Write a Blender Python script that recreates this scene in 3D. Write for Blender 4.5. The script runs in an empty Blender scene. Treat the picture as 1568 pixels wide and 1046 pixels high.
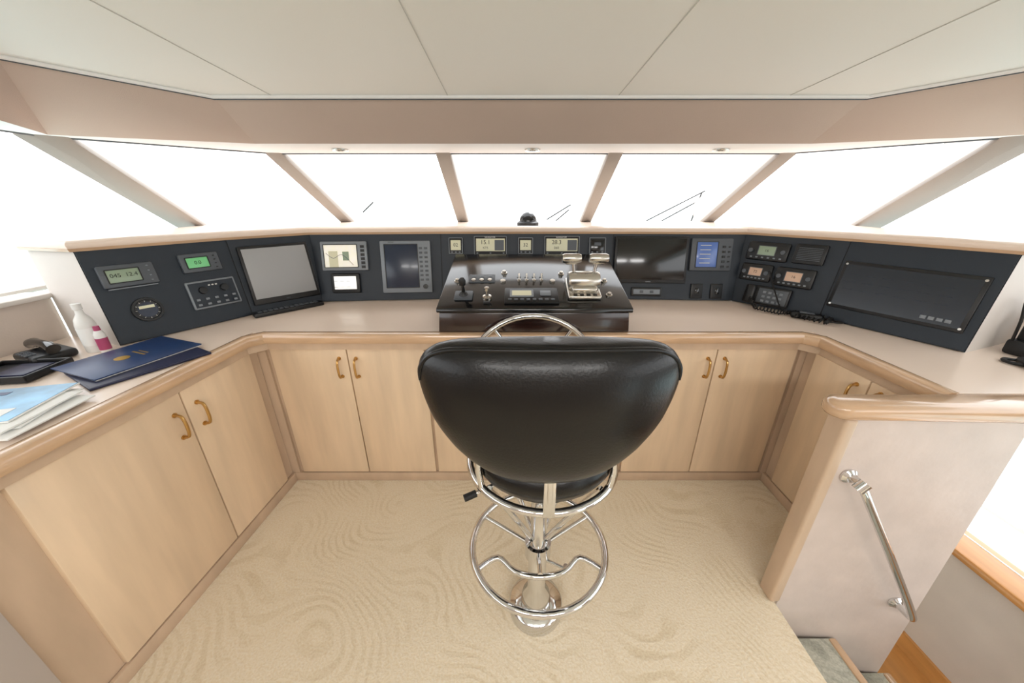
import bpy, bmesh, math, random
from mathutils import Vector, Matrix
random.seed(3)
D=bpy.data; COL=bpy.context.collection
def lin(h):
    h=h.lstrip('#'); o=[]
    for i in (0,2,4):
        v=int(h[i:i+2],16)/255; o.append(v/12.92 if v<=.04045 else ((v+.055)/1.055)**2.4)
    return (o[0],o[1],o[2],1)
# ---------------------------------------------------------------- materials
def mat(name,col,rough=.5,metal=0,bump=0,bscale=60,var=0,vscale=4,stretch=(1,1,1),coat=0,emit=0,spec=.5,detail=6):
    m=D.materials.new(name); m.use_nodes=True; nt=m.node_tree; p=nt.nodes['Principled BSDF']
    c=lin(col); p.inputs['Base Color'].default_value=c; p.inputs['Roughness'].default_value=rough
    p.inputs['Metallic'].default_value=metal; p.inputs['Coat Weight'].default_value=coat
    p.inputs['Coat Roughness'].default_value=.08; p.inputs['Specular IOR Level'].default_value=spec
    if emit:
        p.inputs['Emission Color'].default_value=c; p.inputs['Emission Strength'].default_value=emit
    tc=nt.nodes.new('ShaderNodeTexCoord'); mp=nt.nodes.new('ShaderNodeMapping'); mp.inputs['Scale'].default_value=stretch
    nt.links.new(tc.outputs['Object'],mp.inputs['Vector'])
    if var:
        n=nt.nodes.new('ShaderNodeTexNoise'); n.inputs['Scale'].default_value=vscale; n.inputs['Detail'].default_value=detail
        nt.links.new(mp.outputs[0],n.inputs['Vector'])
        r=nt.nodes.new('ShaderNodeValToRGB'); r.color_ramp.elements[0].position=.3; r.color_ramp.elements[1].position=.7
        r.color_ramp.elements[0].color=tuple(x*(1-var) for x in c[:3])+(1,)
        r.color_ramp.elements[1].color=tuple(min(1,x*(1+var)) for x in c[:3])+(1,)
        nt.links.new(n.outputs[0],r.inputs[0]); nt.links.new(r.outputs[0],p.inputs['Base Color'])
    if bump:
        n2=nt.nodes.new('ShaderNodeTexNoise'); n2.inputs['Scale'].default_value=bscale; n2.inputs['Detail'].default_value=3
        nt.links.new(mp.outputs[0],n2.inputs['Vector'])
        b=nt.nodes.new('ShaderNodeBump'); b.inputs['Strength'].default_value=bump; b.inputs['Distance'].default_value=.01
        nt.links.new(n2.outputs[0],b.inputs['Height']); nt.links.new(b.outputs[0],p.inputs['Normal'])
    return m
MAPLE=mat('maple_door','#E3CAAC',.34,var=.09,vscale=3,stretch=(5,5,.6),coat=.2)
MAPLEH=mat('maple_frame','#C9B097',.4,var=.10,vscale=3,stretch=(4,4,1),coat=.1)
TRIM=mat('varnished_trim','#CBA988',.22,var=.10,vscale=4,stretch=(1.5,1.5,8),coat=.7)
TEAK=mat('teak_sill','#C98F52',.35,var=.15,vscale=4,stretch=(6,1,6),coat=.3)
LAM=mat('counter_laminate','#E9D6C6',.28,var=.02,vscale=3,coat=.15)
CEIL=mat('ceiling_vinyl','#F0F2EE',.5,bump=.02,bscale=200)
FASC=mat('suede_fascia','#C4B2A6',.85,bump=.15,bscale=300,var=.03,vscale=2)
FRAME=mat('window_frame_vinyl','#CFC8C1',.6,bump=.05,bscale=200)
MULL=mat('mullion_vinyl_shaded','#9A9189',.6,bump=.05,bscale=200)  # mullion fronts: shade on the unlit face painted as a darker tone
SOFF=mat('soffit_vinyl','#EDEDEC',.6)
SEAM=mat('ceiling_seam','#C9CAC5',.6)
WALLM=mat('wall_vinyl','#CDBFB4',.6,bump=.06,bscale=150,var=.05,vscale=6)
HALFM=mat('marbled_vinyl','#CFC1B9',.38,bump=.14,bscale=25,var=.06,vscale=9)
GREYW=mat('grey_laminate','#B3A9A2',.5,var=.04,vscale=5)
NAVY=mat('navy_panel','#1A242F',.5,bump=.05,bscale=500)
NAVYB=mat('navy_edge','#0C1116',.5)
BLK=mat('black_plastic','#0D0E10',.42)
BLKG=mat('black_gloss','#08090B',.15,coat=.3)
DGREY=mat('grey_plastic','#4E5359',.45)
MGREY=mat('silver_bezel','#7F858B',.45,metal=.2)
CHROME=mat('chrome','#DADADA',.08,metal=1)
STEEL=mat('brushed_steel','#C8C4BC',.25,metal=1)
BRASS=mat('brass','#C6A066',.28,metal=1)
LEATH=mat('black_leather','#040405',.30,bump=.06,bscale=170,coat=.05,spec=.38)
MAHOG=mat('mahogany','#24120E',.2,var=.3,vscale=3,stretch=(1,1,9),coat=.5)
SCRG=mat('lcd_green','#86967F',.3,coat=.1,emit=.12)
SCRG2=mat('lcd_bright_green','#6CB87B',.3,coat=.1,emit=.22)
SCRW=mat('screen_white','#F2F2EE',.3,emit=.6)
SCRM=mat('screen_map','#E6E2D4',.3,emit=.4,var=.1,vscale=30)
SCRB=mat('screen_blue','#49629A',.25,coat=.2,emit=.3)
SCRD=mat('screen_dark_blue','#142238',.25,coat=.2,emit=.03)
SCRGR=mat('screen_matte_grey','#9A9B9C',.45)
SCRA=mat('lcd_amber','#C0A088',.3,emit=.15)
LCD=mat('lcd_beige','#C6C3A6',.4,emit=.2)
INK=mat('lcd_ink','#181C14',.6)
WHT=mat('white_plastic','#E4E3DF',.35)
PINK=mat('pink_label','#A8456A',.4)
BLUE=mat('blue_folder_cover','#1B3560',.35,var=.08,vscale=5)
NAVF=mat('navy_folder_cover','#161C3C',.4)
GOLD=mat('gold_foil','#C9A24B',.35,metal=.8)
PAPER=mat('paper','#EDEDEA',.7)
MAGB=mat('magazine_print','#6FA9CF',.3,var=.45,vscale=9)
RUB=mat('black_rubber','#0A0A0A',.6)
DECK=mat('gelcoat_white','#F2F3F2',.3)
SEA=mat('sea_water','#BCD6D6',.15,bump=.3,bscale=1.2)
def carpet(name,ca,cb):
    m=D.materials.new(name); m.use_nodes=True; nt=m.node_tree; p=nt.nodes['Principled BSDF']; p.inputs['Roughness'].default_value=.95
    p.inputs['Specular IOR Level'].default_value=.1
    tc=nt.nodes.new('ShaderNodeTexCoord'); n0=nt.nodes.new('ShaderNodeTexNoise'); n0.inputs['Scale'].default_value=1.8; n0.inputs['Detail'].default_value=1.0
    nt.links.new(tc.outputs['Object'],n0.inputs['Vector'])
    mx=nt.nodes.new('ShaderNodeVectorMath'); mx.operation='MULTIPLY_ADD'; mx.inputs[1].default_value=(1.1,1.1,0)
    nt.links.new(n0.outputs['Color'],mx.inputs[0]); nt.links.new(tc.outputs['Object'],mx.inputs[2])
    w=nt.nodes.new('ShaderNodeTexWave'); w.inputs['Scale'].default_value=8; w.inputs['Distortion'].default_value=2.5; w.inputs['Detail'].default_value=3; w.inputs['Detail Scale'].default_value=2.5; w.bands_direction='DIAGONAL'
    nt.links.new(mx.outputs[0],w.inputs['Vector'])
    pn=nt.nodes.new('ShaderNodeTexNoise'); pn.inputs['Scale'].default_value=5; pn.inputs['Detail'].default_value=4; nt.links.new(tc.outputs['Object'],pn.inputs['Vector'])
    r=nt.nodes.new('ShaderNodeValToRGB'); r.color_ramp.elements[0].position=.0; r.color_ramp.elements[1].position=.5
    r.color_ramp.elements[0].color=(0,0,0,1); r.color_ramp.elements[1].color=(1,1,1,1)
    nt.links.new(w.outputs[0],r.inputs[0])
    mm=nt.nodes.new('ShaderNodeMath'); mm.operation='MAXIMUM'; pr_=nt.nodes.new('ShaderNodeMapRange'); pr_.inputs[1].default_value=.35; pr_.inputs[2].default_value=.6
    nt.links.new(pn.outputs[0],pr_.inputs[0]); nt.links.new(r.outputs[0],mm.inputs[0]); nt.links.new(pr_.outputs[0],mm.inputs[1])
    cm=nt.nodes.new('ShaderNodeMix'); cm.data_type='RGBA'; cm.inputs[6].default_value=lin(ca); cm.inputs[7].default_value=lin(cb); nt.links.new(mm.outputs[0],cm.inputs[0])
    fz=nt.nodes.new('ShaderNodeTexNoise'); fz.inputs['Scale'].default_value=130; fz.inputs['Detail'].default_value=4; nt.links.new(tc.outputs['Object'],fz.inputs['Vector'])
    mixc=nt.nodes.new('ShaderNodeMix'); mixc.data_type='RGBA'; mixc.blend_type='OVERLAY'; mixc.inputs[0].default_value=.4
    nt.links.new(cm.outputs[2],mixc.inputs[6]); nt.links.new(fz.outputs[0],mixc.inputs[7]); nt.links.new(mixc.outputs[2],p.inputs['Base Color'])
    ad=nt.nodes.new('ShaderNodeMath'); ad.operation='MULTIPLY_ADD'; ad.inputs[1].default_value=.35; nt.links.new(mm.outputs[0],ad.inputs[0]); nt.links.new(fz.outputs[0],ad.inputs[2])
    b=nt.nodes.new('ShaderNodeBump'); b.inputs['Strength'].default_value=.28; b.inputs['Distance'].default_value=.01
    nt.links.new(ad.outputs[0],b.inputs['Height']); nt.links.new(b.outputs[0],p.inputs['Normal'])
    return m
CARPET=carpet('carved_carpet','#D9C9AD','#E4D6BE')
CARPS=carpet('stair_carpet','#8F8F84','#B5B3A6')
m=D.materials.new('window_glass'); m.use_nodes=True; nt=m.node_tree; nt.nodes.clear()
o=nt.nodes.new('ShaderNodeOutputMaterial'); mi=nt.nodes.new('ShaderNodeMixShader'); t=nt.nodes.new('ShaderNodeBsdfTransparent'); g=nt.nodes.new('ShaderNodeBsdfGlossy'); g.inputs['Roughness'].default_value=.02
mi.inputs[0].default_value=.04; nt.links.new(t.outputs[0],mi.inputs[1]); nt.links.new(g.outputs[0],mi.inputs[2]); nt.links.new(mi.outputs[0],o.inputs[0])
GLASS=m
# ---------------------------------------------------------------- builder
class Bd:
    def __init__(s,name): s.name=name; s.bm=bmesh.new(); s.mats=[]
    def mi(s,m):
        if m not in s.mats: s.mats.append(m)
        return s.mats.index(m)
    def add(s,bm,m,M=None,recalc=True):
        if recalc: bmesh.ops.recalc_face_normals(bm,faces=bm.faces[:])
        i=s.mi(m); mp={}
        for v in bm.verts: mp[v]=s.bm.verts.new((M@v.co) if M else v.co)
        for f in bm.faces:
            try: nf=s.bm.faces.new([mp[v] for v in f.verts]); nf.material_index=i; nf.smooth=True
            except ValueError: pass
        bm.free(); return s
    def box(s,c,size,m,M=None,bev=0,seg=2,rz=0,rx=0,ry=0):
        bm=bmesh.new(); bmesh.ops.create_cube(bm,size=1); bmesh.ops.scale(bm,vec=size,verts=bm.verts)
        if bev: bmesh.ops.bevel(bm,geom=bm.edges[:],offset=min(bev,min(size)*.49),segments=seg,profile=.5,affect='EDGES')
        T=Matrix.Translation(c)@Matrix.Rotation(rz,4,'Z')@Matrix.Rotation(ry,4,'Y')@Matrix.Rotation(rx,4,'X')
        return s.add(bm,m,(M@T) if M else T)
    def prism(s,poly,z0,z1,m,M=None,bev=0):
        bm=bmesh.new(); a=[bm.verts.new((x,y,z0)) for x,y in poly]; f=bm.faces.new(a)
        r=bmesh.ops.extrude_face_region(bm,geom=[f]); bmesh.ops.translate(bm,vec=(0,0,z1-z0),verts=[v for v in r['geom'] if isinstance(v,bmesh.types.BMVert)])
        if bev: bmesh.ops.bevel(bm,geom=bm.edges[:],offset=bev,segments=2,profile=.5,affect='EDGES')
        return s.add(bm,m,M)
    def layers(s,poly,lay,m):
        """rounded slab: closed polygon inset by d at height z for each (d,z)"""
        n=len(poly); P=[Vector(p) for p in poly]; A=sum(P[i].x*P[(i+1)%n].y-P[(i+1)%n].x*P[i].y for i in range(n)); sg=1 if A>0 else -1
        bm=bmesh.new(); rings=[]
        for d,z in lay:
            ring=[]
            for i in range(n):
                u=(P[i]-P[i-1]).normalized(); v=(P[(i+1)%n]-P[i]).normalized(); n1=Vector((-u.y,u.x))*sg; n2=Vector((-v.y,v.x))*sg; b=(n1+n2).normalized(); q=P[i]+b*(d/max(.3,b.dot(n1)))
                ring.append(bm.verts.new((q.x,q.y,z)))
            rings.append(ring)
        for a,b in zip(rings,rings[1:]):
            for i in range(n): bm.faces.new([a[i],a[(i+1)%n],b[(i+1)%n],b[i]])
        bm.faces.new(rings[0]); bm.faces.new(rings[-1]); return s.add(bm,m)
    def poly(s,pts,m,M=None):
        bm=bmesh.new(); bm.faces.new([bm.verts.new(p) for p in pts]); return s.add(bm,m,M,False)
    def thick(s,pts,vec,m,M=None):
        bm=bmesh.new(); n=len(pts); a=[bm.verts.new(p) for p in pts]; v=Vector(vec); b=[bm.verts.new(Vector(p)+v) for p in pts]
        bm.faces.new(a); bm.faces.new(b[::-1])
        for i in range(n): bm.faces.new([a[i],a[(i+1)%n],b[(i+1)%n],b[i]])
        return s.add(bm,m,M)
    def lathe(s,prof,m,M=None,seg=32,c=(0,0,0)):
        bm=bmesh.new(); rings=[]
        for r,z in prof:
            if r<1e-5: rings.append([bm.verts.new((c[0],c[1],c[2]+z))])
            else: rings.append([bm.verts.new((c[0]+r*math.cos(2*math.pi*i/seg),c[1]+r*math.sin(2*math.pi*i/seg),c[2]+z)) for i in range(seg)])
        for A,B in zip(rings,rings[1:]):
            for i in range(seg):
                j=(i+1)%seg; q=[A[i%len(A)],A[j%len(A)],B[j%len(B)],B[i%len(B)]]; u=[]
                for v in q:
                    if v not in u: u.append(v)
                if len(u)>2:
                    try: bm.faces.new(u)
                    except ValueError: pass
        for R in (rings[0],rings[-1]):
            if len(R)>2: bm.faces.new(R)
        return s.add(bm,m,M)
    def tube(s,pts,r,m,M=None,closed=False,seg=10,sm=0):
        pts=[Vector(p) for p in pts]; rl=list(r) if isinstance(r,(list,tuple)) else [r]*len(pts)
        if sm:
            n=len(pts); o=[]; ro=[]
            rng=range(n if closed else n-1)
            for i in rng:
                g=(lambda k:pts[k%n]) if closed else (lambda k:pts[max(0,min(n-1,k))])
                a,b2,c2,d=g(i-1),g(i),g(i+1),g(i+2)
                for k in range(sm):
                    t=k/sm; o.append(.5*((2*b2)+(c2-a)*t+(2*a-5*b2+4*c2-d)*t*t+(3*b2-a-3*c2+d)*t**3)); ro.append(rl[i]+(rl[(i+1)%n]-rl[i])*t)
            if not closed: o.append(pts[-1]); ro.append(rl[-1])
            pts=o; rl=ro
        n=len(pts); bm=bmesh.new(); rings=[]; N=None
        for i in range(n):
            if closed: T=(pts[(i+1)%n]-pts[i-1])
            else: T=pts[min(n-1,i+1)]-pts[max(0,i-1)]
            T.normalize()
            if N is None:
                N=T.orthogonal().normalized()
                if closed:
                    N=Vector((0,0,1))-T*T.z
                    if N.length<.1: N=T.orthogonal()
                    N.normalize()
            N=(N-T*N.dot(T)).normalized(); Bn=T.cross(N); rr=rl[i]
            rings.append([bm.verts.new(pts[i]+(N*math.cos(2*math.pi*k/seg)+Bn*math.sin(2*math.pi*k/seg))*rr) for k in range(seg)])
        for i in range(n if closed else n-1):
            A=rings[i]; B=rings[(i+1)%n]
            for k in range(seg): bm.faces.new([A[k],A[(k+1)%seg],B[(k+1)%seg],B[k]])
        if not closed: bm.faces.new(rings[0]); bm.faces.new(rings[-1])
        return s.add(bm,m,M)
    def sweep(s,path,prof,m,M=None):
        bm=bmesh.new(); n=len(path); rings=[]
        offs=[off(path,o) for o,_ in prof]
        for i in range(n): rings.append([bm.verts.new((offs[k][i][0],offs[k][i][1],prof[k][1])) for k in range(len(prof))])
        L=len(prof)
        for i in range(n-1):
            for k in range(L): bm.faces.new([rings[i][k],rings[i][(k+1)%L],rings[i+1][(k+1)%L],rings[i+1][k]])
        bm.faces.new(rings[0]); bm.faces.new(rings[-1]); return s.add(bm,m,M)
    def beam(s,p0,p1,side,w,d,m,bev=.006):
        p0,p1=Vector(p0),Vector(p1); a=(p1-p0); L=a.length; a.normalize(); sd=Vector(side); sd=(sd-a*sd.dot(a)).normalized(); n=a.cross(sd)
        M=Matrix.Translation((p0+p1)/2)@Matrix((sd,n,a)).transposed().to_4x4()
        return s.box((0,0,0),(w,d,L),m,M,bev)
    def text(s,txt,size,c,m,M):
        cu=D.curves.new('t','FONT'); cu.body=txt; cu.size=size; cu.align_x='CENTER'; cu.align_y='CENTER'
        ob=D.objects.new('t',cu); COL.objects.link(ob); dg=bpy.context.evaluated_depsgraph_get()
        me=D.meshes.new_from_object(ob.evaluated_get(dg)); bm=bmesh.new(); bm.from_mesh(me); s.add(bm,m,M@Matrix.Translation(c),False)
        D.objects.remove(ob); D.curves.remove(cu); D.meshes.remove(me); return s
    def done(s,ang=38):
        me=D.meshes.new(s.name); s.bm.to_mesh(me); s.bm.free()
        for m in s.mats: me.materials.append(m)
        me.set_sharp_from_angle(angle=math.radians(ang))
        ob=D.objects.new(s.name,me); COL.objects.link(ob); return ob
def off(path,d):
    P=[Vector(p[:2]) for p in path]; o=[]; n=len(P)
    for i in range(n):
        ns=[]
        if i>0: u=(P[i]-P[i-1]).normalized(); ns.append(Vector((-u.y,u.x)))
        if i<n-1: u=(P[i+1]-P[i]).normalized(); ns.append(Vector((-u.y,u.x)))
        if len(ns)==2: b=(ns[0]+ns[1]).normalized(); v=b*(d/b.dot(ns[0]))
        else: v=ns[0]*d
        q=P[i]+v; o.append((q.x,q.y))
    return o
def arc(cx,cy,r,a0,a1,n):
    return [(cx+r*math.cos(math.radians(a0+(a1-a0)*i/n)),cy+r*math.sin(math.radians(a0+(a1-a0)*i/n))) for i in range(n+1)]
CZ=.885
# ---------------------------------------------------------------- room shell
Bd('floor').prism([(-2.05,-1.7),(2.2,-1.7),(2.2,-.35),(1.02,-.35),(1.02,.88),(1.05,.9),(1.05,.96),(1.5,.96),(1.5,2.1),(-2.05,2.1)],-.04,0,CARPET).done()
Bd('floor_lower').box((1.75,.6,-.60),(1.7,2.6,.06),TEAK).done()
s=Bd('stairs')
for i,(x0,x1,z,ye) in enumerate([(1.02,1.30,-.19,.855),(1.30,1.57,-.38,.83)]):
    yc=(ye-.35)/2; yl=ye+.35
    s.box(((x0+x1)/2,yc,(z-.57)/2),(x1-x0,yl,abs(z+.57)),CARPS)
    s.box((x1-.012,yc,z-.006),(.03,yl,.026),TRIM,bev=.008)
s.box((1.01,.255,-.12),(.018,1.2,.15),CARPET); s.done()
SILL=1.07
for nm,sg,x0 in (('wall_left',-1,-1.98),('wall_right',1,2.16)):
    w=Bd(nm)
    if sg<0:
        w.box((x0-.04,-.12,SILL/2-.0),(.08,3.16,SILL),WALLM); w.box((x0-.03,-.12,SILL+.005),(.13,3.16,.02),FRAME,bev=.006)
    else:
        w.box((x0+.04,-.15,SILL/2+.42),(.08,3.10,SILL-.84),WALLM); w.box((x0+.03,-.15,SILL+.005),(.13,3.10,.02),FRAME,bev=.006)
    w.done()
w=Bd('wall_stairwell')
w.box((1.95,.6,-.245),(.1,2.6,.65),WALLM); w.box((1.95,.6,.81),(.1,2.6,.06),WALLM); w.box((2.03,.6,.83),(.3,2.6,.02),WALLM)
w.box((1.95,-.45,.4),(.1,.5,.9),WALLM); w.box((1.95,1.75,.4),(.1,.3,.86),WALLM)
w.box((1.93,.6,.082),(.16,2.6,.035),TEAK,bev=.008); w.box((1.893,.6,-.53),(.015,2.6,.09),TEAK); w.done()
Bd('wall_back').box((.1,-1.74,.95),(4.4,.08,2.2),WALLM).done()
Bd('wall_under_stairs').box((1.5,1.92,-.28),(1.0,.06,.6),WALLM).done()
cz=lambda y:1.84+(1.68-y)*.056
CE=[(-1.21,1.68),(1.44,1.68),(1.79,1.31),(1.84,1.2),(1.84,-1.7),(-1.60,-1.7),(-1.60,1.2),(-1.57,1.31)]
c=Bd('ceiling'); c.thick([(x,y,cz(y)) for x,y in CE],(0,0,.04),CEIL)
for x in (-.26,.43,-.97,1.12):
    c.box((x,0,0),(.0022,3.38,.003),SEAM,Matrix.Translation((0,-.01,cz(-.01)-.0003))@Matrix.Rotation(-.056,4,'X'))
for x,y in ((-1.02,.62),(1.17,.62)): c.lathe([(0,-.003),(.006,-.003),(.007,0)],SEAM,c=(x,y,cz(y)),seg=12)
c.done()
FT=[(-1.60,-1.7),(-1.60,1.2),(-1.57,1.31),(-1.21,1.68),(1.44,1.68),(1.79,1.31),(1.84,1.2),(1.84,-1.7)]
FB=[(-1.62,-1.7),(-1.62,1.2),(-1.93,1.67),(-1.24,1.92),(1.44,1.92),(2.15,1.67),(1.86,1.2),(1.86,-1.7)]
f=Bd('ceiling_fascia')
for i in range(7):
    a,b2,c2,d=FT[i],FT[i+1],FB[i+1],FB[i]
    f.poly([(a[0],a[1],cz(a[1])),(b2[0],b2[1],cz(b2[1])),(c2[0],c2[1],1.70),(d[0],d[1],1.70)],FASC)
f.tube([(x,y,cz(y)-.005) for x,y in FT],.007,SOFF,seg=8); f.tube([(x,y+.004,cz(y)-.013) for x,y in FT],.0022,DGREY,seg=6); f.done()
s=Bd('ceiling_soffit')
ST=[(-1.98,-1.7),(-1.98,1.72),(-1.40,2.33),(1.62,2.33),(2.2,1.72),(2.2,-1.7)]
s.thick([(x,y,1.70) for x,y in (ST+FB[::-1])],(0,0,.03),SOFF); s.done()
Tp=[(-1.98,-1.7,1.70),(-1.98,1.70,1.70),(-1.38,2.30,1.70),(-.40,2.30,1.70),(.60,2.30,1.70),(1.60,2.30,1.70),(2.18,1.70,1.70),(2.18,-1.7,1.70)]
Bt=[(-2.06,-1.7,SILL),(-2.23,2.62,1.24),(-1.33,3.07,1.24),(-.40,3.10,1.24),(.60,3.10,1.24),(1.58,3.07,1.24),(2.47,2.62,1.24),(2.26,-1.7,SILL)]
sides=[None,(.6,.75,0),(1,.2,0),(1,0,0),(1,0,0),(1,-.2,0),(.6,-.75,0)]
for i in range(1,7):
    m=Bd('window_mullion'); wdt=.13 if i in(1,6) else .085
    a,b2=Vector(Tp[i]),Vector(Bt[i]); dr=(b2-a).normalized()
    m.beam(a-dr*.06,b2+dr*.05,sides[i],wdt,.035,MULL,.008); 
    up=Vector(sides[i]).normalized().cross(dr); up=up if up.y>0 else -up
    m.beam(a-dr*.06+up*.125,b2+dr*.05+up*.125,sides[i],wdt*.96,.22,FRAME,.006); m.done()  # lighter vinyl paints daylight onto the side faces
for i in range(7):
    a,b2,c2,d=[Vector(v) for v in (Tp[i],Tp[i+1],Bt[i+1],Bt[i])]
    if i==0: c2=Vector((-2.23,2.62,SILL))
    if i==6: d=Vector((2.47,2.62,SILL))
    g=Bd('window_%d'%(i+1)); g.poly([a,b2,c2,d],GLASS)
    g.tube([a,b2],.006,DGREY,seg=6); g.tube([d,c2],.012,FRAME,seg=6); g.done()
g=Bd('window_8'); g.poly([(1.97,-.2,.09),(1.97,1.6,.09),(1.97,1.6,.8),(1.97,-.2,.8)],GLASS); g.tube([(1.97,-.2,.09),(1.97,1.6,.09)],.012,SOFF,seg=6); g.done()
for x in (-.92,.11,1.12):
    d=Bd('recessed_downlight'); d.lathe([(.0,.0),(.022,.0),(.024,-.006),(.040,-.008),(.042,-.003),(.042,.0)],STEEL,c=(x,2.12,1.699)); d.lathe([(0,-.004),(.02,-.004),(.02,-.001),(0,-.001)],BLK,c=(x,2.12,1.699),seg=20); d.done()
# ---------------------------------------------------------------- counter + cabinets
ct=Bd('helm_countertop')
ct.prism([(-1.27,.0),(-1.20,1.46),(-1.195,1.505),(1.39,1.505),(1.40,.956),(2.14,.956),(2.14,2.3),(-1.97,2.3),(-1.97,.0)],CZ-.035,CZ,LAM)
pr=[(.03,CZ-.05),(0,CZ-.05),(-.012,CZ-.045),(-.018,CZ-.033),(-.018,CZ-.014),(-.012,CZ-.003),(0,CZ+.002),(.022,CZ+.002),(.03,CZ-.002)]
IN2=[(-1.255,.0),(-1.182,1.44),(-1.135,1.488),(1.33,1.488),(1.378,1.44),(1.384,.957)]
ct.sweep(IN2,pr,TRIM); ct.sweep(IN2,[(.012,CZ-.085),(.012,CZ-.05),(.05,CZ-.05),(.05,CZ-.085)],MAPLEH); ct.done()
def handle(b,M):
    pts=[(0,-.0,.048),(0,.022,.044),(0,.030,.025),(0,.031,0),(0,.030,-.025),(0,.022,-.044),(0,0,-.048)]
    b.tube(pts,.0055,BRASS,M,sm=4,seg=8)
    for z in(.048,-.048): b.lathe([(0,0),(.009,0),(.009,.004),(0,.005)],BRASS,M@Matrix.Translation((0,0,z))@Matrix.Rotation(-math.pi/2,4,'X'),seg=12)
def cabinet(name,p0,p1,doors,handles,depth,z1=CZ-.045,extra=None):
    p0,p1=Vector(p0),Vector(p1); u=(p1-p0); L=u.length; u.normalize()
    M=Matrix(((u.x,u.y,0,p0.x),(u.y,-u.x,0,p0.y),(0,0,1,0),(0,0,0,1)))
    b=Bd(name); b.box((L/2,-depth/2-.006,z1/2),(L,depth,z1-.004),MAPLEH,M)
    for a,c2 in doors: b.box(((a+c2)/2,0,.43),(c2-a-.005,.02,.74),MAPLE,M,bev=.003)
    b.box((L/2,.004,.027),(L,.016,.054),MAPLEH,M,bev=.002)
    for a,z in handles: handle(b,M@Matrix.Translation((a,.01,z)))
    if extra: extra(b,M)
    return b.done()
def ex0(b,M):
    b.box((-.04,-.03,.42),(.13,.075,.836),MAPLEH,M); b.box((2.63,-.03,.42),(.13,.075,.836),MAPLEH,M)
cabinet('cabinet_front',(-1.195,1.525),(1.395,1.525),[(.045,.41),(.41,.78),(.79,1.275),(1.275,1.78),(1.79,2.17),(2.17,2.55)],[(.37,.70),(.45,.70),(1.235,.70),(1.315,.70),(2.13,.70),(2.21,.70)],.42,extra=ex0)
def ex(b,M): b.box((.26,.006,.42),(.56,.024,.82),GREYW,M,bev=.002)
cabinet('cabinet_port',(-1.287,.0),(-1.205,1.515),[(.655,1.115),(1.115,1.46)],[(1.07,.68),(1.16,.68)],.6,extra=ex)
cabinet('cabinet_starboard',(1.395,1.515),(1.395,.97),[(.06,.325),(.325,.54)],[(.28,.715),(.375,.725)],.15)
# ---------------------------------------------------------------- half wall with handrail
h=Bd('half_wall')
h.thick([(1.04,.885,-.02),(1.04,.885,.84),(1.53,.86,.84),(1.53,.83,-.57),(1.30,.86,-.57),(1.04,.885,-.20)],(0,.05,0),HALFM)
h.box((1.021,.910,.42),(.040,.068,.84),MAPLEH,bev=.010,seg=3)
h.box((1.75,.915,.84),(.5,.04,.02),HALFM)
poly=[(x,y) for x,y in arc(1.0,.907,.046,90,270,12)]+[(1.55,.845),(2.12,.835),(2.12,.945),(1.40,.953)]
h.layers(poly,[(.020,.842),(.007,.846),(.001,.855),(0,.867),(.001,.879),(.007,.888),(.020,.893)],TRIM); h.done(50)
r=Bd('handrail')
r.tube([(1.085,.885,.625),(1.085,.85,.63),(1.09,.83,.615),(1.14,.822,.535),(1.27,.81,.335),(1.40,.797,.13),(1.442,.792,.055),(1.45,.81,.04),(1.45,.85,.04)],.012,CHROME,sm=5,seg=12)
for x,y,z in((1.085,.882,.625),(1.45,.856,.04)):
    r.lathe([(0,0),(.026,0),(.026,.006),(.017,.014),(0,.014)],CHROME,Matrix.Translation((x,y,z))@Matrix.Rotation(math.pi/2,4,'X'))
r.lathe([(.0,-.016),(.017,-.016),(.017,.016),(0,.016)],CHROME,Matrix.Translation((1.085,.835,.625))@Matrix.Rotation(.6,4,'Y'))
r.done()
# ---------------------------------------------------------------- console
P=[(-1.63,1.34),(-1.37,1.76),(-1.13,2.02),(-.42,2.08),(.60,2.08),(1.32,2.04),(1.58,1.71),(1.80,1.27)]
LEAN=math.radians(12); HV=.393; ZT=CZ+HV*math.cos(LEAN); OF=HV*math.sin(LEAN)
T=off(P,OF)
def frame(i):
    a,b2=Vector(P[i]+(0,)),Vector(P[i+1]+(0,)); u=(b2-a).normalized(); n0=Vector((-u.y,u.x,0)); v=Vector((0,0,1))*math.cos(LEAN)+n0*math.sin(LEAN); n=u.cross(v)
    M=Matrix((u,v,n)).transposed().to_4x4(); M.translation=Vector((P[i][0],P[i][1],CZ)); return M,(b2-a).length
FR=[frame(i) for i in range(7)]
con=Bd('helm_console')
for i in range(7):
    M,L=FR[i]
    q=[Vector((*P[i],CZ+.002)),Vector((*P[i+1],CZ+.002)),Vector((*T[i+1],ZT)),Vector((*T[i],ZT))]
    con.thick(q,M.to_3x3()@Vector((0,0,-.02)),NAVYB)
    iv=M.inverted(); lq=[iv@v for v in q]; cx=sum((v for v in lq),Vector())/4
    lq2=[Vector((v.x+(.003 if v.x<cx.x else -.003),v.y+(.004 if v.y<cx.y else -.002),.0)) for v in lq]
    con.thick(lq2,(0,0,.006),NAVY,M)
con.thick([(P[0][0],P[0][1],CZ),(T[0][0],T[0][1],ZT),(-1.95,1.44,ZT),(-1.97,1.46,CZ)],(0,.02,0),FRAME)
con.thick([(P[7][0],P[7][1],CZ),(T[7][0],T[7][1],ZT),(2.14,1.37,ZT),(2.14,1.39,CZ)],(0,.02,0),FRAME)
dash=[(-1.97,1.43)]+T+[(2.14,1.36),(2.42,2.66),(1.6,3.12),(-1.35,3.12),(-2.2,2.66)]
con.prism(dash,ZT+.002,ZT+.014,LAM)
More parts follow.
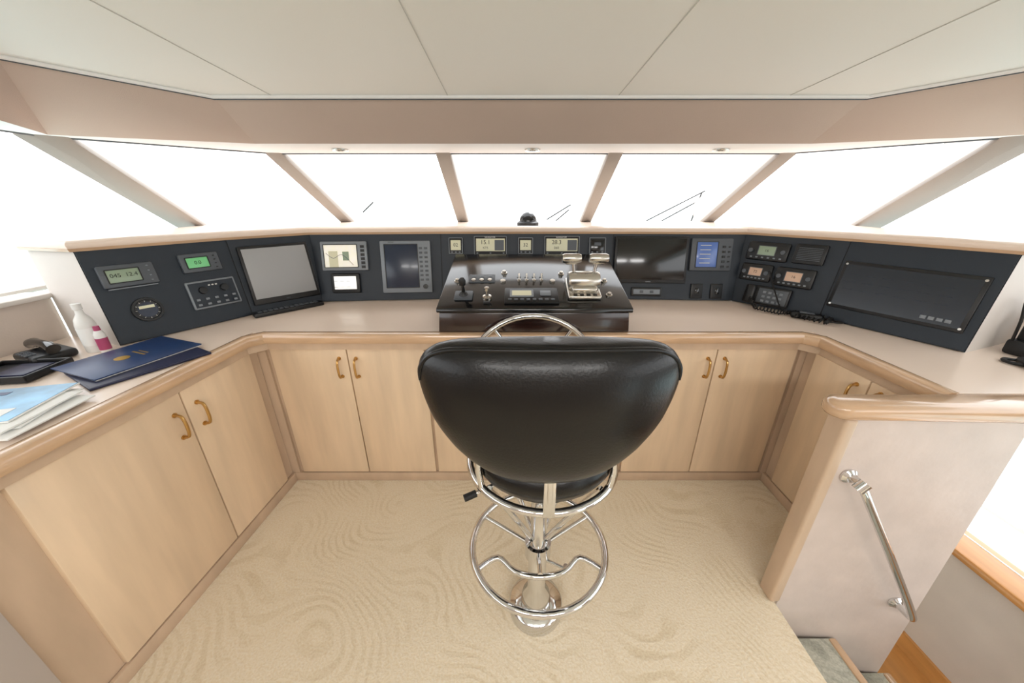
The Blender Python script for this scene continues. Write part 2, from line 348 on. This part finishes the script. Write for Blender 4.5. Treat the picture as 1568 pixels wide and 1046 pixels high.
prof=[(.05,ZT),(-.006,ZT),(-.016,ZT+.004),(-.021,ZT+.014),(-.019,ZT+.026),(-.008,ZT+.034),(.012,ZT+.037),(.04,ZT+.034),(.055,ZT+.016)]
con.sweep([(-1.96,1.44)]+T+[(2.14,1.37)],prof,LAM)
con.sweep([(-1.96,1.44)]+T+[(2.14,1.37)],[(-.004,ZT-.008),(-.014,ZT-.006),(-.020,ZT+.006),(-.004,ZT+.006)],TRIM)
con.done()
def bez(b,i,u0,u1,v0,v1,scr,bez_m=DGREY,d=.02,mg=(.012,.012,.012,.012),bev=.006,z=.006):
    M,L=FR[i]; b.box(((u0+u1)/2,(v0+v1)/2,z+d/2),(u1-u0,v1-v0,d),bez_m,M,bev=bev)
    a,c2,e,g=mg; b.box(((u0+a+u1-c2)/2,(v0+e+v1-g)/2,z+d),(u1-u0-a-c2,v1-v0-e-g,.003),scr,M,bev=.001)
    return M
def btn(b,M,x,y,z,m=MGREY,s=.007,s2=None): b.box((x,y,z),(s,s2 or s*.7,.004),m,M,bev=.001)
def rim(b,M,u0,u1,v0,v1,z,m=BLK,w=.004):
    for c_,s_ in (((u0+u1)/2,v0),(u1-u0,w)),(((u0+u1)/2,v1),(u1-u0,w)),((u0,(v0+v1)/2),(w,v1-v0)),((u1,(v0+v1)/2),(w,v1-v0)): b.box((c_[0],c_[1],z),(s_[0],s_[1],.003),m,M)
g=Bd('autopilot_display'); M=bez(g,0,.03,.20,.23,.32,SCRG,DGREY,mg=(.02,.05,.018,.018)); rim(g,M,.05,.15,.248,.302,.028)
for k in range(4): btn(g,M,.178,.245+k*.02,.028)
g.text('045  12.4',.022,(.10,.277,.0295),INK,M); g.box((.115,.225,.018),(.15,.004,.018),MGREY,M); g.done()
g=Bd('autopilot_display'); M=bez(g,0,.29,.44,.25,.335,SCRG2,DGREY,mg=(.02,.045,.018,.018)); rim(g,M,.31,.395,.268,.317,.028)
for k in range(4): btn(g,M,.42,.264+k*.018,.028,BLK)
g.text('0.0',.022,(.352,.292,.0295),INK,M); g.done()
g=Bd('rudder_gauge'); M=FR[0][0]@Matrix.Translation((.125,.125,.006)); g.lathe([(0,0),(.05,0),(.052,.004),(.05,.014),(.042,.014),(.040,.008),(0,.008)],BLK,M)
g.lathe([(0,.0081),(.032,.0081),(.032,.009),(0,.009)],SCRD,M); g.box((0,.012,.0098),(.05,.012,.001),LCD,M)
for k in range(12): g.box((.036*math.cos(k*.5236),.036*math.sin(k*.5236),.0095),(.006,.0015,.001),WHT,M,rz=k*.5236)
g.done()
g=Bd('autopilot_control_unit'); M=bez(g,0,.275,.47,.08,.21,NAVY,MGREY,mg=(.008,.008,.008,.008),d=.014)
for (x,y,r1) in ((.33,.165,.017),(.415,.165,.017)): g.lathe([(0,0),(r1,0),(r1*.9,.014),(0,.016)],BLK,M@Matrix.Translation((x,y,.022)),seg=20)
for k in range(5):
    for j in range(2): btn(g,M,.30+k*.036,.10+j*.024,.025,MGREY,.014)
for k in range(3): btn(g,M,.36+k*.014,.185,.025,WHT,.008)
g.done()
g=Bd('monitor'); M=bez(g,1,.02,.345,.045,.345,SCRGR,BLK,d=.03,mg=(.014,.014,.03,.014),bev=.006); g.text('NAV',.010,(.18,.059,.0375),DGREY,M); g.done()
g=Bd('chartplotter'); M=bez(g,2,.03,.29,.18,.345,SCRM,MGREY,mg=(.018,.055,.018,.018)); rim(g,M,.048,.235,.198,.327,.028)
for k in range(6): btn(g,M,.265,.20+k*.023,.028,BLK,.022)
g.box((.10,.245,.0285),(.05,.09,.001),LCD,M); g.box((.17,.262,.0285),(.035,.05,.001),SCRG,M); g.tube([(.06,.28,.029),(.10,.25,.029),(.15,.27,.029),(.21,.21,.029)],.0012,BLUE,M,sm=4,seg=6); g.done()
g=Bd('depth_display'); M=bez(g,2,.07,.235,.05,.165,SCRW,BLK,mg=(.02,.02,.022,.018),bev=.01); 
for k in range(3):
    g.box((.10+k*.035,.12,.0285),(.02,.002,.001),DGREY,M); g.box((.10+k*.035,.085,.0285),(.02,.002,.001),DGREY,M)
g.done()
g=Bd('radar_display'); M=bez(g,2,.365,.655,.045,.345,SCRD,MGREY,mg=(.025,.075,.03,.02),d=.024); rim(g,M,.39,.58,.075,.325,.032)
for k in range(8):
    for j in range(2): btn(g,M,.598+j*.03,.12+k*.026,.032,DGREY,.018,.012)
g.lathe([(0,0),(.014,0),(.013,.012),(0,.013)],BLK,M@Matrix.Translation((.615,.08,.03)),seg=20); g.text('RADAR',.010,(.43,.336,.0305),BLK,M); g.done()
def small(name,u0,u1,v0,v1,txt,scr=LCD,bm_=BLK):
    g=Bd(name); M=bez(g,3,u0,u1,v0,v1,scr,bm_,mg=(.013,.013,.022 if scr!=BLKG else .013,.016),d=.014)
    rim(g,M,u0+.003,u1-.003,v0+.003,v1-.003,.020,MGREY,.003)
    if txt: g.text(txt,.034 if u1-u0>.12 else .028,((u0+u1)/2,(v0+v1)/2+.004,.0225),INK,M)
    for k in range(3): btn(g,M,u0+.02+k*(u1-u0-.04)/2,v0+.011,.021,MGREY,.010,.006)
    return g
small('wind_instrument',.045,.13,.268,.363,'02').done()
g=small('depth_instrument',.195,.39,.262,.372,''); M=FR[3][0]; g.box((.345,.318,.0215),(.055,.06,.002),DGREY,M); g.text('15.1',.034,(.263,.334,.0225),INK,M); g.text('KTS',.018,(.263,.303,.0225),INK,M); g.text('NAVIGATOR',.011,(.29,.3635,.0215),WHT,M); g.done()
small('wind_instrument',.455,.545,.268,.363,'32').done()
g=small('depth_instrument',.61,.82,.262,.372,''); g.box((.775,.318,.0215),(.055,.06,.002),DGREY,M); g.text('28.3',.034,(.683,.334,.0225),INK,M); g.text('060',.02,(.683,.303,.0225),INK,M); g.text('NAVIGATOR',.011,(.71,.3635,.0215),WHT,M); g.done()
g=small('rocker_switch',.875,.975,.268,.363,'',BLKG); g.box((.925,.325,.024),(.04,.02,.008),DGREY,M,bev=.003); g.done()
g=Bd('monitor'); M=bez(g,4,.005,.43,.10,.37,BLKG,BLK,d=.022,mg=(.014,.014,.02,.014)); g.box((.21,.108,.0295),(.03,.004,.001),MGREY,M); g.done()
g=Bd('chartplotter'); M=bez(g,4,.445,.68,.175,.36,SCRB,DGREY,mg=(.03,.085,.02,.02),d=.022); rim(g,M,.475,.595,.195,.34,.030)
for k in range(5): btn(g,M,.63,.2+k*.028,.030,BLK,.018); btn(g,M,.66,.2+k*.028,.030,BLK,.012)
for k in range(5): g.box((.525,.22+k*.025,.031),(.06,.003,.001),LCD,M)
g.done()
g=Bd('bilge_alarm_panel'); M=bez(g,4,.12,.30,.022,.075,MGREY,BLK,mg=(.012,.012,.012,.012),d=.012,bev=.012)
for k in range(2): g.box((.18+k*.06,.049,.021),(.02,.016,.004),DGREY,M,bev=.001)
g.done()
for u in (.47,.585):
    g=Bd('power_socket'); M=bez(g,4,u,u+.07,.012,.10,NAVYB,BLK,mg=(.012,.012,.014,.014),d=.010); g.box((u+.035,.056,.019),(.022,.036,.006),BLKG,M,bev=.003); g.done()
def radio(u0,u1,v0,v1,scr,txt):
    g=Bd('vhf_radio'); w_=u1-u0; M=bez(g,5,u0,u1,v0,v1,scr,BLK,mg=(w_*.28,w_*.3,.028,.022),d=.024,bev=.01)
    rim(g,M,u0+w_*.28,u1-w_*.3,v0+.028,v1-.022,.032,DGREY,.003); g.text(txt,.020,((u0+w_*.28+u1-w_*.3)/2,(v0+v1)/2+.003,.0325),INK,M)
    for x in (u0+.022,u1-.024): g.lathe([(0,0),(.012,0),(.011,.014),(0,.015)],DGREY,M@Matrix.Translation((x,(v0+v1)/2,.028)),seg=18)
    for k in range(6): btn(g,M,u0+.03+k*(w_-.06)/5,v0+.016,.031,MGREY,.011)
    return g
radio(.005,.205,.25,.35,SCRG,'16').done(); radio(.005,.16,.135,.23,SCRA,'72').done(); radio(.175,.35,.13,.23,SCRA,'16').done()
g=Bd('loudspeaker'); M=bez(g,5,.225,.36,.255,.355,NAVYB,BLK,mg=(.012,.012,.012,.012),d=.022)
for k in range(8): g.box((.2925,.275+k*.0085,.0305),(.10,.003,.004),DGREY,M)
g.done()
g=Bd('satellite_phone_base'); M=bez(g,5,.06,.28,.012,.115,DGREY,BLK,mg=(.07,.012,.012,.012),d=.03,bev=.01)
for k in range(4):
    for j in range(3): btn(g,M,.16+k*.026,.035+j*.024,.0385,MGREY,.015,.012)
g.box((.095,.063,.045),(.045,.10,.028),BLK,M,bev=.012,seg=3); g.done()
g=Bd('alarm_panel'); M=FR[6][0]; g.box((.235,.182,.009),(.455,.225,.012),BLK,M,bev=.004); g.box((.235,.182,.0155),(.425,.195,.002),mat('smoked_glass','#141C27',.25,coat=.1),M)
for k in range(4): g.box((.34+k*.024,.105,.018),(.018,.014,.003),MGREY,M,bev=.001)
for k in range(3):
    for j in range(6): g.box((.06+j*.062,.235-k*.035,.0168),(.038,.001,.0005),NAVY,M)
for x,y in((.02,.085),(.45,.085),(.02,.28),(.45,.28)): g.lathe([(0,0),(.006,0),(.005,.003),(0,.003)],STEEL,M@Matrix.Translation((x,y,.015)),seg=12)
g.done()
# ---------------------------------------------------------------- binnacle (throttle pod)
b=Bd('helm_binnacle')
y0,z0,y1,z1=1.505,1.0,1.985,1.17
xl0,xl1,xr0,xr1=-.335,-.305,.515,.515
def hexa(pts,m,bev=.006):
    bm=bmesh.new(); v=[bm.verts.new(p) for p in pts]
    for q in((0,1,2,3),(4,5,6,7),(0,1,5,4),(1,2,6,5),(2,3,7,6),(3,0,4,7)): bm.faces.new([v[k] for k in q])
    bmesh.ops.recalc_face_normals(bm,faces=bm.faces[:])
    bmesh.ops.bevel(bm,geom=bm.edges[:],offset=bev,segments=2,profile=.5,affect='EDGES'); b.add(bm,m)
hexa([(xl0,y0-.008,CZ+.002),(xr0+.02,y0-.008,CZ+.002),(xr1,y1,CZ+.002),(xl1,y1,CZ+.002),(xl0+.005,y0+.005,z0-.02),(xr0+.015,y0+.005,z0-.02),(xr1,y1,z1-.02),(xl1,y1,z1-.02)],MAHOG)
hexa([(xl0-.005,y0-.01,z0-.02),(xr0+.028,y0-.01,z0-.02),(xr1+.01,y1,z1-.02),(xl1-.01,y1,z1-.02),(xl0-.005,y0-.006,z0),(xr0+.028,y0-.006,z0),(xr1+.01,y1,z1),(xl1-.01,y1,z1)],BLKG,.005)
b.done()
sl=math.atan2(z1-z0,y1-y0)
BM=Matrix.Translation((0,y0,z0+.001))@Matrix.Rotation(sl,4,'X')
g=Bd('joystick_control'); g.box((-.225,.09,.006),(.085,.07,.012),DGREY,BM,bev=.006); g.lathe([(0,.01),(.022,.01),(.016,.022),(.008,.028),(.007,.06),(.014,.066),(.016,.085),(.010,.097),(0,.098)],BLK,BM,c=(-.225,.09,0),seg=20); g.done()
g=Bd('bow_thruster_lever'); g.lathe([(0,0),(.022,0),(.02,.012),(.008,.016),(.006,.04),(.012,.046),(.011,.058),(0,.060)],STEEL,BM,c=(-.115,.075,0),seg=20); g.box((-.115,.035,.004),(.03,.02,.006),BLK,BM,bev=.002); g.done()
g=Bd('wiper_control_plate'); g.box((-.15,.245,.002),(.13,.075,.004),DGREY,BM,bev=.002)
for k in range(3):
    g.lathe([(0,.003),(.012,.003),(.011,.010),(0,.011)],STEEL,BM,c=(-.19+k*.04,.225,0),seg=16); g.box((-.19+k*.04,.262,.005),(.02,.008,.002),MGREY,BM)
g.done()
g=Bd('toggle_switch_row')
for k in range(4):
    x=.035+k*.037; g.lathe([(0,0),(.010,0),(.009,.006),(.005,.008),(0,.008)],STEEL,BM,c=(x,.23,0),seg=16); g.tube([BM@Vector((x,.23,.006)),BM@Vector((x,.245,.032))],[.003,.006],STEEL,seg=8)
    g.box((x,.262,.001),(.02,.008,.002),MGREY,BM)
for x in(-.045,.20): g.lathe([(0,0),(.014,0),(.013,.008),(0,.009)],STEEL,BM,c=(x,.22,0),seg=18)
g.done()
g=Bd('engine_control_panel'); g.box((.09,.085,.007),(.25,.12,.014),BLK,BM,bev=.005); g.box((.045,.095,.015),(.11,.06,.003),MGREY,BM); g.box((.045,.095,.0155),(.09,.04,.003),LCD,BM); g.box((.155,.095,.016),(.05,.04,.004),MGREY,BM,bev=.002)
for k in range(8): g.box((-.01+k*.028,.045,.016),(.016,.012,.004),DGREY,BM,bev=.001)
g.done()
g=Bd('engine_throttle_levers')
g.box((.335,.14,.012),(.155,.17,.024),STEEL,BM,bev=.01,seg=3); g.box((.335,.145,.035),(.12,.13,.03),STEEL,BM,bev=.014,seg=3)
g.lathe([(0,-.072),(.04,-.072),(.046,-.06),(.046,.06),(.04,.072),(0,.072)],STEEL,BM@Matrix.Translation((.335,.15,.048))@Matrix.Rotation(math.pi/2,4,'Y'),seg=28)
for sgn in(-1,1):
    x=.335+sgn*.048
    g.tube([BM@Vector((x,.15,.06)),BM@Vector((x,.165,.10)),BM@Vector((x+sgn*.006,.175,.135))],[.010,.009,.009],CHROME,seg=12)
    Mh=BM@Matrix.Translation((x+sgn*.014,.177,.150))@Matrix.Rotation(math.pi/2,4,'Y')
    g.lathe([(0,-.045),(.017,-.043),(.022,-.032),(.022,.032),(.017,.043),(0,.045)],STEEL,Mh,seg=20)
    g.box((x+sgn*.014,.177,.132),(.055,.028,.016),STEEL,BM,bev=.006)
for k in range(4): g.box((.29+k*.03,.068,.025),(.018,.014,.003),BLK,BM,bev=.001)
g.done()
g=Bd('stop_buttons')
for x,y in((.455,.10),(.455,.22),(-.27,.22),(.25,.29),(-.04,.30)): g.lathe([(0,0),(.015,0),(.015,.004),(.010,.005),(.009,.014),(0,.015)],STEEL,BM,c=(x,y,0),seg=18)
g.done()
# ---------------------------------------------------------------- steering wheel
g=Bd('steering_wheel'); WM=Matrix.Translation((.093,1.40,.69))@Matrix.Rotation(math.radians(80),4,'X')
R=.295
g.tube([WM@Vector((R*math.cos(a*math.pi/24),R*math.sin(a*math.pi/24),0)) for a in range(48)],.0125,CHROME,closed=True,seg=12)
for k in range(5):
    a=math.radians(90+36+k*72); g.tube([WM@Vector((.03*math.cos(a),.03*math.sin(a),-.02)),WM@Vector((.16*math.cos(a),.16*math.sin(a),-.016)),WM@Vector((R*math.cos(a),R*math.sin(a),0))],[.011,.009,.008],CHROME,seg=10,sm=3)
g.lathe([(0,.02),(.02,.018),(.045,.0),(.045,-.03),(.025,-.04),(.025,-.10),(0,-.10)],CHROME,WM); g.done()
# ---------------------------------------------------------------- helm stool
CX,CY=.09,.86
g=Bd('helm_chair')
BY=.645; BX=.080
prof=[(.835,.0),(.837,.07),(.846,.113),(.866,.152),(.895,.188),(.93,.219),(.97,.245),(1.01,.264),(1.05,.277),(1.085,.284),(1.11,.285),(1.135,.279),(1.155,.265),(1.171,.242),(1.181,.210),(1.187,.158),(1.190,.08),(1.191,.0)]
def interp(t):
    k=t*(len(prof)-1); i=min(int(k),len(prof)-2); f_=k-i; a,b_=prof[i],prof[i+1]
    return [a[j]+(b_[j]-a[j])*f_ for j in range(2)]
def thk(z):
    q=(z-1.012)/.182; q=max(-1,min(1,q)); return .010+.064*max(0,1-abs(q)**2.8)**.5
def yb(x,z): return BY+.45*x*x+.10*max(0,(1.0-z))
bm=bmesh.new(); rings=[]; NS=56; NR=68
for r_ in range(NR+1):
    z,wd=interp(r_/NR); th_=thk(z); wd=max(wd,.02); ring=[]
    for k in range(NS):
        a=2*math.pi*k/NS; cx=math.cos(a); sx=math.sin(a)
        x=wd*math.copysign(abs(cx)**.85,cx); y=th_*math.copysign(abs(sx)**.85,sx)
        ring.append(bm.verts.new((BX+x,yb(x,z)+y,z)))
    rings.append(ring)
for A,B_ in zip(rings,rings[1:]):
    for k in range(NS): bm.faces.new([A[k],A[(k+1)%NS],B_[(k+1)%NS],B_[k]])
bm.faces.new(rings[0]); bm.faces.new(rings[-1])
for _ in range(3): bmesh.ops.smooth_vert(bm,verts=bm.verts,factor=.5,use_axis_x=True,use_axis_y=True,use_axis_z=True)
g.add(bm,LEATH)
wl=[(-.284,1.095),(-.280,1.122),(-.265,1.146),(-.239,1.163),(-.197,1.174),(-.10,1.180),(0,1.182),(.10,1.180),(.197,1.174),(.239,1.163),(.265,1.146),(.280,1.122),(.284,1.095)]
g.tube([(BX+x*.972,yb(x,z)-thk(z)*(.35+.55*max(0,1-(x/.27)**2)),z) for x,z in wl],[.002]+[.006]*11+[.002],LEATH,seg=8,sm=4)
g.lathe([(0,.735),(.17,.735),(.200,.745),(.215,.775),(.215,.805),(.19,.828),(.15,.838),(0,.842)],LEATH,c=(CX,CY,0),seg=40)
g.lathe([(0,.69),(.12,.69),(.165,.705),(.175,.735),(0,.735)],LEATH,c=(CX,CY,0),seg=32)
def circ(R,z,a0=0,a1=360,n=48,cy=CY,sy=1): return [(CX+R*math.cos(math.radians(a0+(a1-a0)*k/n)),cy+sy*R*math.sin(math.radians(a0+(a1-a0)*k/n)),z) for k in range(n+(0 if a1-a0==360 else 1))]
g.tube(circ(.217,.728),.011,CHROME,closed=True,seg=10)
g.tube(circ(.224,.845,200,340,30),.009,CHROME,seg=10)
for a in(-90,-142,-38):
    ra=math.radians(a); c_,s_=math.cos(ra),math.sin(ra)
    g.tube([(CX+.217*c_,CY+.217*s_,.722),(CX+.226*c_,CY+.226*s_,.79),(CX+.224*c_,CY+.224*s_,.85)],.009,CHROME,seg=8)
g.box((CX,CY-.226,.785),(.030,.008,.12),CHROME,bev=.003)
g.lathe([(0,.70),(.045,.70),(.045,.64),(.027,.62),(.027,.36),(.032,.355),(.032,.12),(.05,.09),(.055,.06),(.095,.05),(.10,.04),(.10,.002),(0,.002)],CHROME,c=(CX,CY,0),seg=40)
for a in(-140,-40,40,140):
    ra=math.radians(a); c_,s_=math.cos(ra),math.sin(ra)
    g.tube([(CX+.20*c_,CY+.20*s_,.72),(CX+.15*c_,CY+.15*s_,.63),(CX+.06*c_,CY+.06*s_,.45),(CX+.03*c_,CY+.03*s_,.39)],.009,CHROME,sm=4,seg=8)
ZR=.345
g.tube(circ(.226,ZR),.012,CHROME,closed=True,seg=12)
g.tube([(CX+.226*math.cos(math.radians(a)),CY+.226*math.sin(math.radians(a)),ZR) if e else (CX+.16*math.cos(math.radians(a)),CY+.02+.13*math.sin(math.radians(a)),ZR-.01) for a,e in((-155,1),(-150,0),(-120,0),(-90,0),(-60,0),(-30,0),(-25,1))],.010,CHROME,sm=4,seg=8)
for a in(30,150,-90):
    ra=math.radians(a); c_,s_=math.cos(ra),math.sin(ra); RR=.226 if a!=-90 else .11
    g.tube([(CX+.03*c_,CY+.03*s_,ZR-.02),(CX+RR*c_,CY+RR*s_,ZR)],.008,CHROME,seg=8)
g.lathe([(0,-.03),(.045,-.03),(.045,.03),(0,.03)],CHROME,c=(CX,CY,ZR-.02),seg=28)
g.tube([(CX-.12,CY-.08,.70),(CX-.20,CY-.12,.69)],.006,CHROME,seg=8); g.tube([(CX-.19,CY-.115,.69),(CX-.222,CY-.13,.686)],.010,RUB,seg=10)
g.tube([(CX+.03,CY-.03,.30),(CX+.09,CY-.06,.30)],.006,CHROME,seg=8); g.lathe([(0,0),(.009,0),(.009,.03),(0,.03)],CHROME,c=(CX+.09,CY-.06,.285),seg=12)
g.done(50)
# ---------------------------------------------------------------- things on the counter
def R_(x,y,z,rz): return Matrix.Translation((x,y,z))@Matrix.Rotation(math.radians(rz),4,'Z')
g=Bd('document_folder'); M=R_(-1.37,1.17,CZ+.006,-28); g.box((0,0,0),(.25,.33,.008),NAVF,M,bev=.002); g.box((.002,0,.004),(.24,.32,.001),NAVF,M); g.done()
g=Bd('document_folder'); M=R_(-1.43,1.20,CZ+.018,-17)@Matrix.Rotation(math.radians(2),4,'Y'); g.box((0,0,-.002),(.225,.315,.004),PAPER,M); g.box((0,0,.003),(.235,.325,.004),BLUE,M,bev=.001); g.lathe([(.014,.0052),(.022,.0052),(.022,.0058),(.014,.0058)],GOLD,M,c=(.0,-.03,0),seg=24); g.box((0,.02,.0055),(.07,.006,.001),GOLD,M); g.box((0,.035,.0055),(.05,.004,.001),GOLD,M); g.done()
g=Bd('magazine_stack')
for k,(x,y,rz,m_) in enumerate([(-1.44,.80,12,PAPER),(-1.41,.805,5,PAPER),(-1.45,.81,18,PAPER),(-1.44,.80,9,PAPER),(-1.48,.83,14,MAGB)]):
    M=R_(x,y,CZ+.006+k*.006,rz); g.box((0,0,0),(.30,.215,.0045),PAPER,M,bev=.001)
    if m_==MAGB: g.box((0,0,.0028),(.296,.211,.001),MAGB,M); g.box((.05,-.06,.0035),(.12,.05,.001),PAPER,M); g.box((-.06,.07,.0035),(.14,.02,.001),BLUE,M)
g.done()
g=Bd('desk_tray'); M=R_(-1.72,1.08,CZ,8); g.box((0,0,.008),(.22,.16,.012),BLK,M,bev=.005)
for a,b_,c_,d_ in((0,.075,.22,.01),(0,-.075,.22,.01),(.105,0,.01,.16),(-.105,0,.01,.16)): g.box((a,b_,.018),(c_,d_,.02),BLK,M,bev=.004)
g.box((.03,0,.018),(.10,.10,.010),NAVF,M,bev=.003); g.done()
g=Bd('desk_telephone'); M=R_(-1.78,1.22,CZ,-20); g.box((0,0,.018),(.15,.12,.032),BLK,M,bev=.012,seg=3); g.tube([M@Vector(v) for v in((-.08,.0,.05),(-.05,.0,.060),(0,.0,.062),(.05,0,.060),(.08,0,.05))],[.020,.017,.014,.017,.020],BLKG,seg=14)
for k in range(3):
    for j in range(4): g.box((-.03+j*.02,-.035-k*.010,.036),(.012,.008,.004),DGREY,M)
g.done()
g=Bd('spray_bottle'); c0=(-1.675,1.295,CZ); g.lathe([(0,.0),(.026,.0),(.029,.006),(.029,.11),(.024,.135),(.012,.155),(.011,.172),(.014,.174),(.014,.195),(0,.197)],WHT,c=c0,seg=28); g.lathe([(.0293,.03),(.0297,.03),(.0297,.10),(.0293,.10)],PAPER,c=c0,seg=28); g.done()
g=Bd('lotion_bottle'); c0=(-1.625,1.285,CZ); g.lathe([(0,.0),(.015,.0),(.017,.005),(.017,.075),(.011,.09),(0,.09)],WHT,c=c0,seg=24); g.lathe([(.0172,.012),(.0178,.012),(.0178,.06),(.0172,.06)],PINK,c=c0,seg=24); g.lathe([(0,.09),(.010,.09),(.009,.108),(0,.109)],PINK,c=c0,seg=20); g.done()
g=Bd('keyboard_tray'); MB=R_(-1.215,1.84,CZ,math.degrees(math.atan2(.26,.24))); g.box((0,0,.012),(.34,.05,.022),BLK,MB,bev=.006)
for k in range(12): g.box((-.14+k*.025,0,.025),(.018,.03,.004),DGREY,MB,bev=.001)
g.done()
g=Bd('radio_handset'); M=R_(1.50,1.70,CZ,-35); g.box((0,0,.016),(.13,.05,.03),BLK,M,bev=.012,seg=3); g.box((.0,.0,.033),(.06,.03,.006),DGREY,M,bev=.002)
co=[]
path=[Vector((1.34,1.92,CZ+.05)),Vector((1.33,1.84,CZ+.02)),Vector((1.40,1.76,CZ+.016)),Vector((1.50,1.76,CZ+.016)),Vector((1.58,1.64,CZ+.016)),Vector((1.52,1.60,CZ+.016)),Vector((1.44,1.70,CZ+.02))]
N=220
for k in range(N):
    t=k/(N-1)*(len(path)-1); i=min(int(t),len(path)-2); q=path[i].lerp(path[i+1],t-i); a=k*1.15; co.append(q+Vector((math.cos(a)*.008,math.cos(a)*.004,math.sin(a)*.010)))
g.tube(co,.0038,RUB,seg=6)
g.tube([(1.42,1.93,CZ+.2),(1.41,1.83,CZ+.10),(1.45,1.78,CZ+.012),(1.55,1.70,CZ+.012),(1.60,1.60,CZ+.012),(1.53,1.62,CZ+.012)],.004,RUB,seg=6,sm=6); g.done()
g=Bd('handheld_vhf_charger'); M=R_(2.0,1.25,CZ,10); g.box((0,0,.03),(.09,.08,.06),BLK,M,bev=.012); g.box((0,.01,.11),(.055,.035,.12),BLK,M,bev=.012,seg=3); g.tube([M@Vector((.018,.01,.16)),M@Vector((.018,.01,.27))],[.008,.004],RUB,seg=8); g.box((0,-.010,.12),(.035,.004,.03),SCRG,M)
g.tube([(2.0,1.20,CZ+.02),(1.94,1.17,CZ+.008),(1.86,1.20,CZ+.008),(1.84,1.16,CZ+.008),(1.90,1.12,CZ+.008),(1.99,1.15,CZ+.008)],.006,RUB,sm=6,seg=6)
g.tube([(1.96,1.27,CZ+.05),(1.92,1.25,CZ+.14),(1.93,1.27,CZ+.22),(2.05,1.3,CZ+.15)],.005,RUB,sm=6,seg=6); g.done()
g=Bd('computer_mouse'); M=R_(1.88,1.13,CZ,-30); g.box((0,0,.015),(.06,.10,.028),BLK,M,bev=.013,seg=4); g.done()
g=Bd('magnetic_compass'); cc=(.11,2.55,ZT+.014); g.lathe([(0,0),(.075,0),(.075,.02),(.06,.03),(.0,.03)],BLK,c=cc); g.lathe([(.06,.03)]+[(.06*math.cos(math.radians(a)),.03+.06*math.sin(math.radians(a))) for a in range(10,90,10)]+[(0,.09)],BLKG,c=cc); g.done()
# ---------------------------------------------------------------- exterior
e=Bd('foredeck'); e.prism([(-2.6,2.8),(2.8,2.8),(2.6,6),(1.2,9.5),(.1,10.5),(-1.0,9.5),(-2.4,6)],.75,.85,DECK); e.done()
e=Bd('side_deck'); e.box((2.5,1,-.35),(.9,6,.1),DECK); e.box((2.93,1,-.22),(.08,6,.2),DECK,bev=.02); e.done()
e=Bd('bow_rigging')
for a,b_ in (((2.9,8,1.02),(4.06,8,1.62)),((3.2,8,1.0),(4.0,8,1.45)),((.75,8,1.05),(1.25,8,1.35)),((.8,8,.9),(1.22,8,1.25)),((-3.2,8,1.2),(-2.95,8,1.4))): e.tube([a,b_],.014,RUB,seg=6)
for x in(3.85,3.95): e.tube([(x,8,.85),(x+.15,8,1.6)],.015,RUB,seg=6)
e.done()
Bd('sea').poly([(-400,-400,-3.2),(400,-400,-3.2),(400,400,-3.2),(-400,400,-3.2)],SEA).done()
# ---------------------------------------------------------------- light
wd=D.worlds.new('sky'); bpy.context.scene.world=wd; wd.use_nodes=True; bg=wd.node_tree.nodes['Background']; bg.inputs[0].default_value=(.96,.98,1,1); bg.inputs[1].default_value=3.1
def area(n,loc,rot,sx,sy,pw,col=(1,.98,.96)):
    l=D.lights.new(n,'AREA'); l.shape='RECTANGLE'; l.size=sx; l.size_y=sy; l.energy=pw; l.color=col; o=D.objects.new(n,l); COL.objects.link(o); o.location=loc; o.rotation_euler=rot; return o
for n_,x in enumerate((-.8,.1,1.0)):
    area('fill_light',(x,-1.3,cz(-1.3)-.03),(math.radians(35),0,0),.7,.4,18)  # added fill lights behind the camera to brighten the interior, no real fittings
sn=D.lights.new('sun','SUN'); sn.energy=1.2; sn.angle=.3; so=D.objects.new('sun',sn); COL.objects.link(so); so.rotation_euler=(math.radians(-35),math.radians(20),0)
# ---------------------------------------------------------------- camera
cam=D.cameras.new('camera'); cam.sensor_width=36; cam.lens=535/1568*36; cam.clip_start=.02; cam.clip_end=2000
co_=D.objects.new('camera',cam); COL.objects.link(co_); co_.location=(0,0,1.45); co_.rotation_euler=(math.radians(90-22.1),0,0); bpy.context.scene.camera=co_
bpy.context.scene.view_settings.view_transform='Standard'
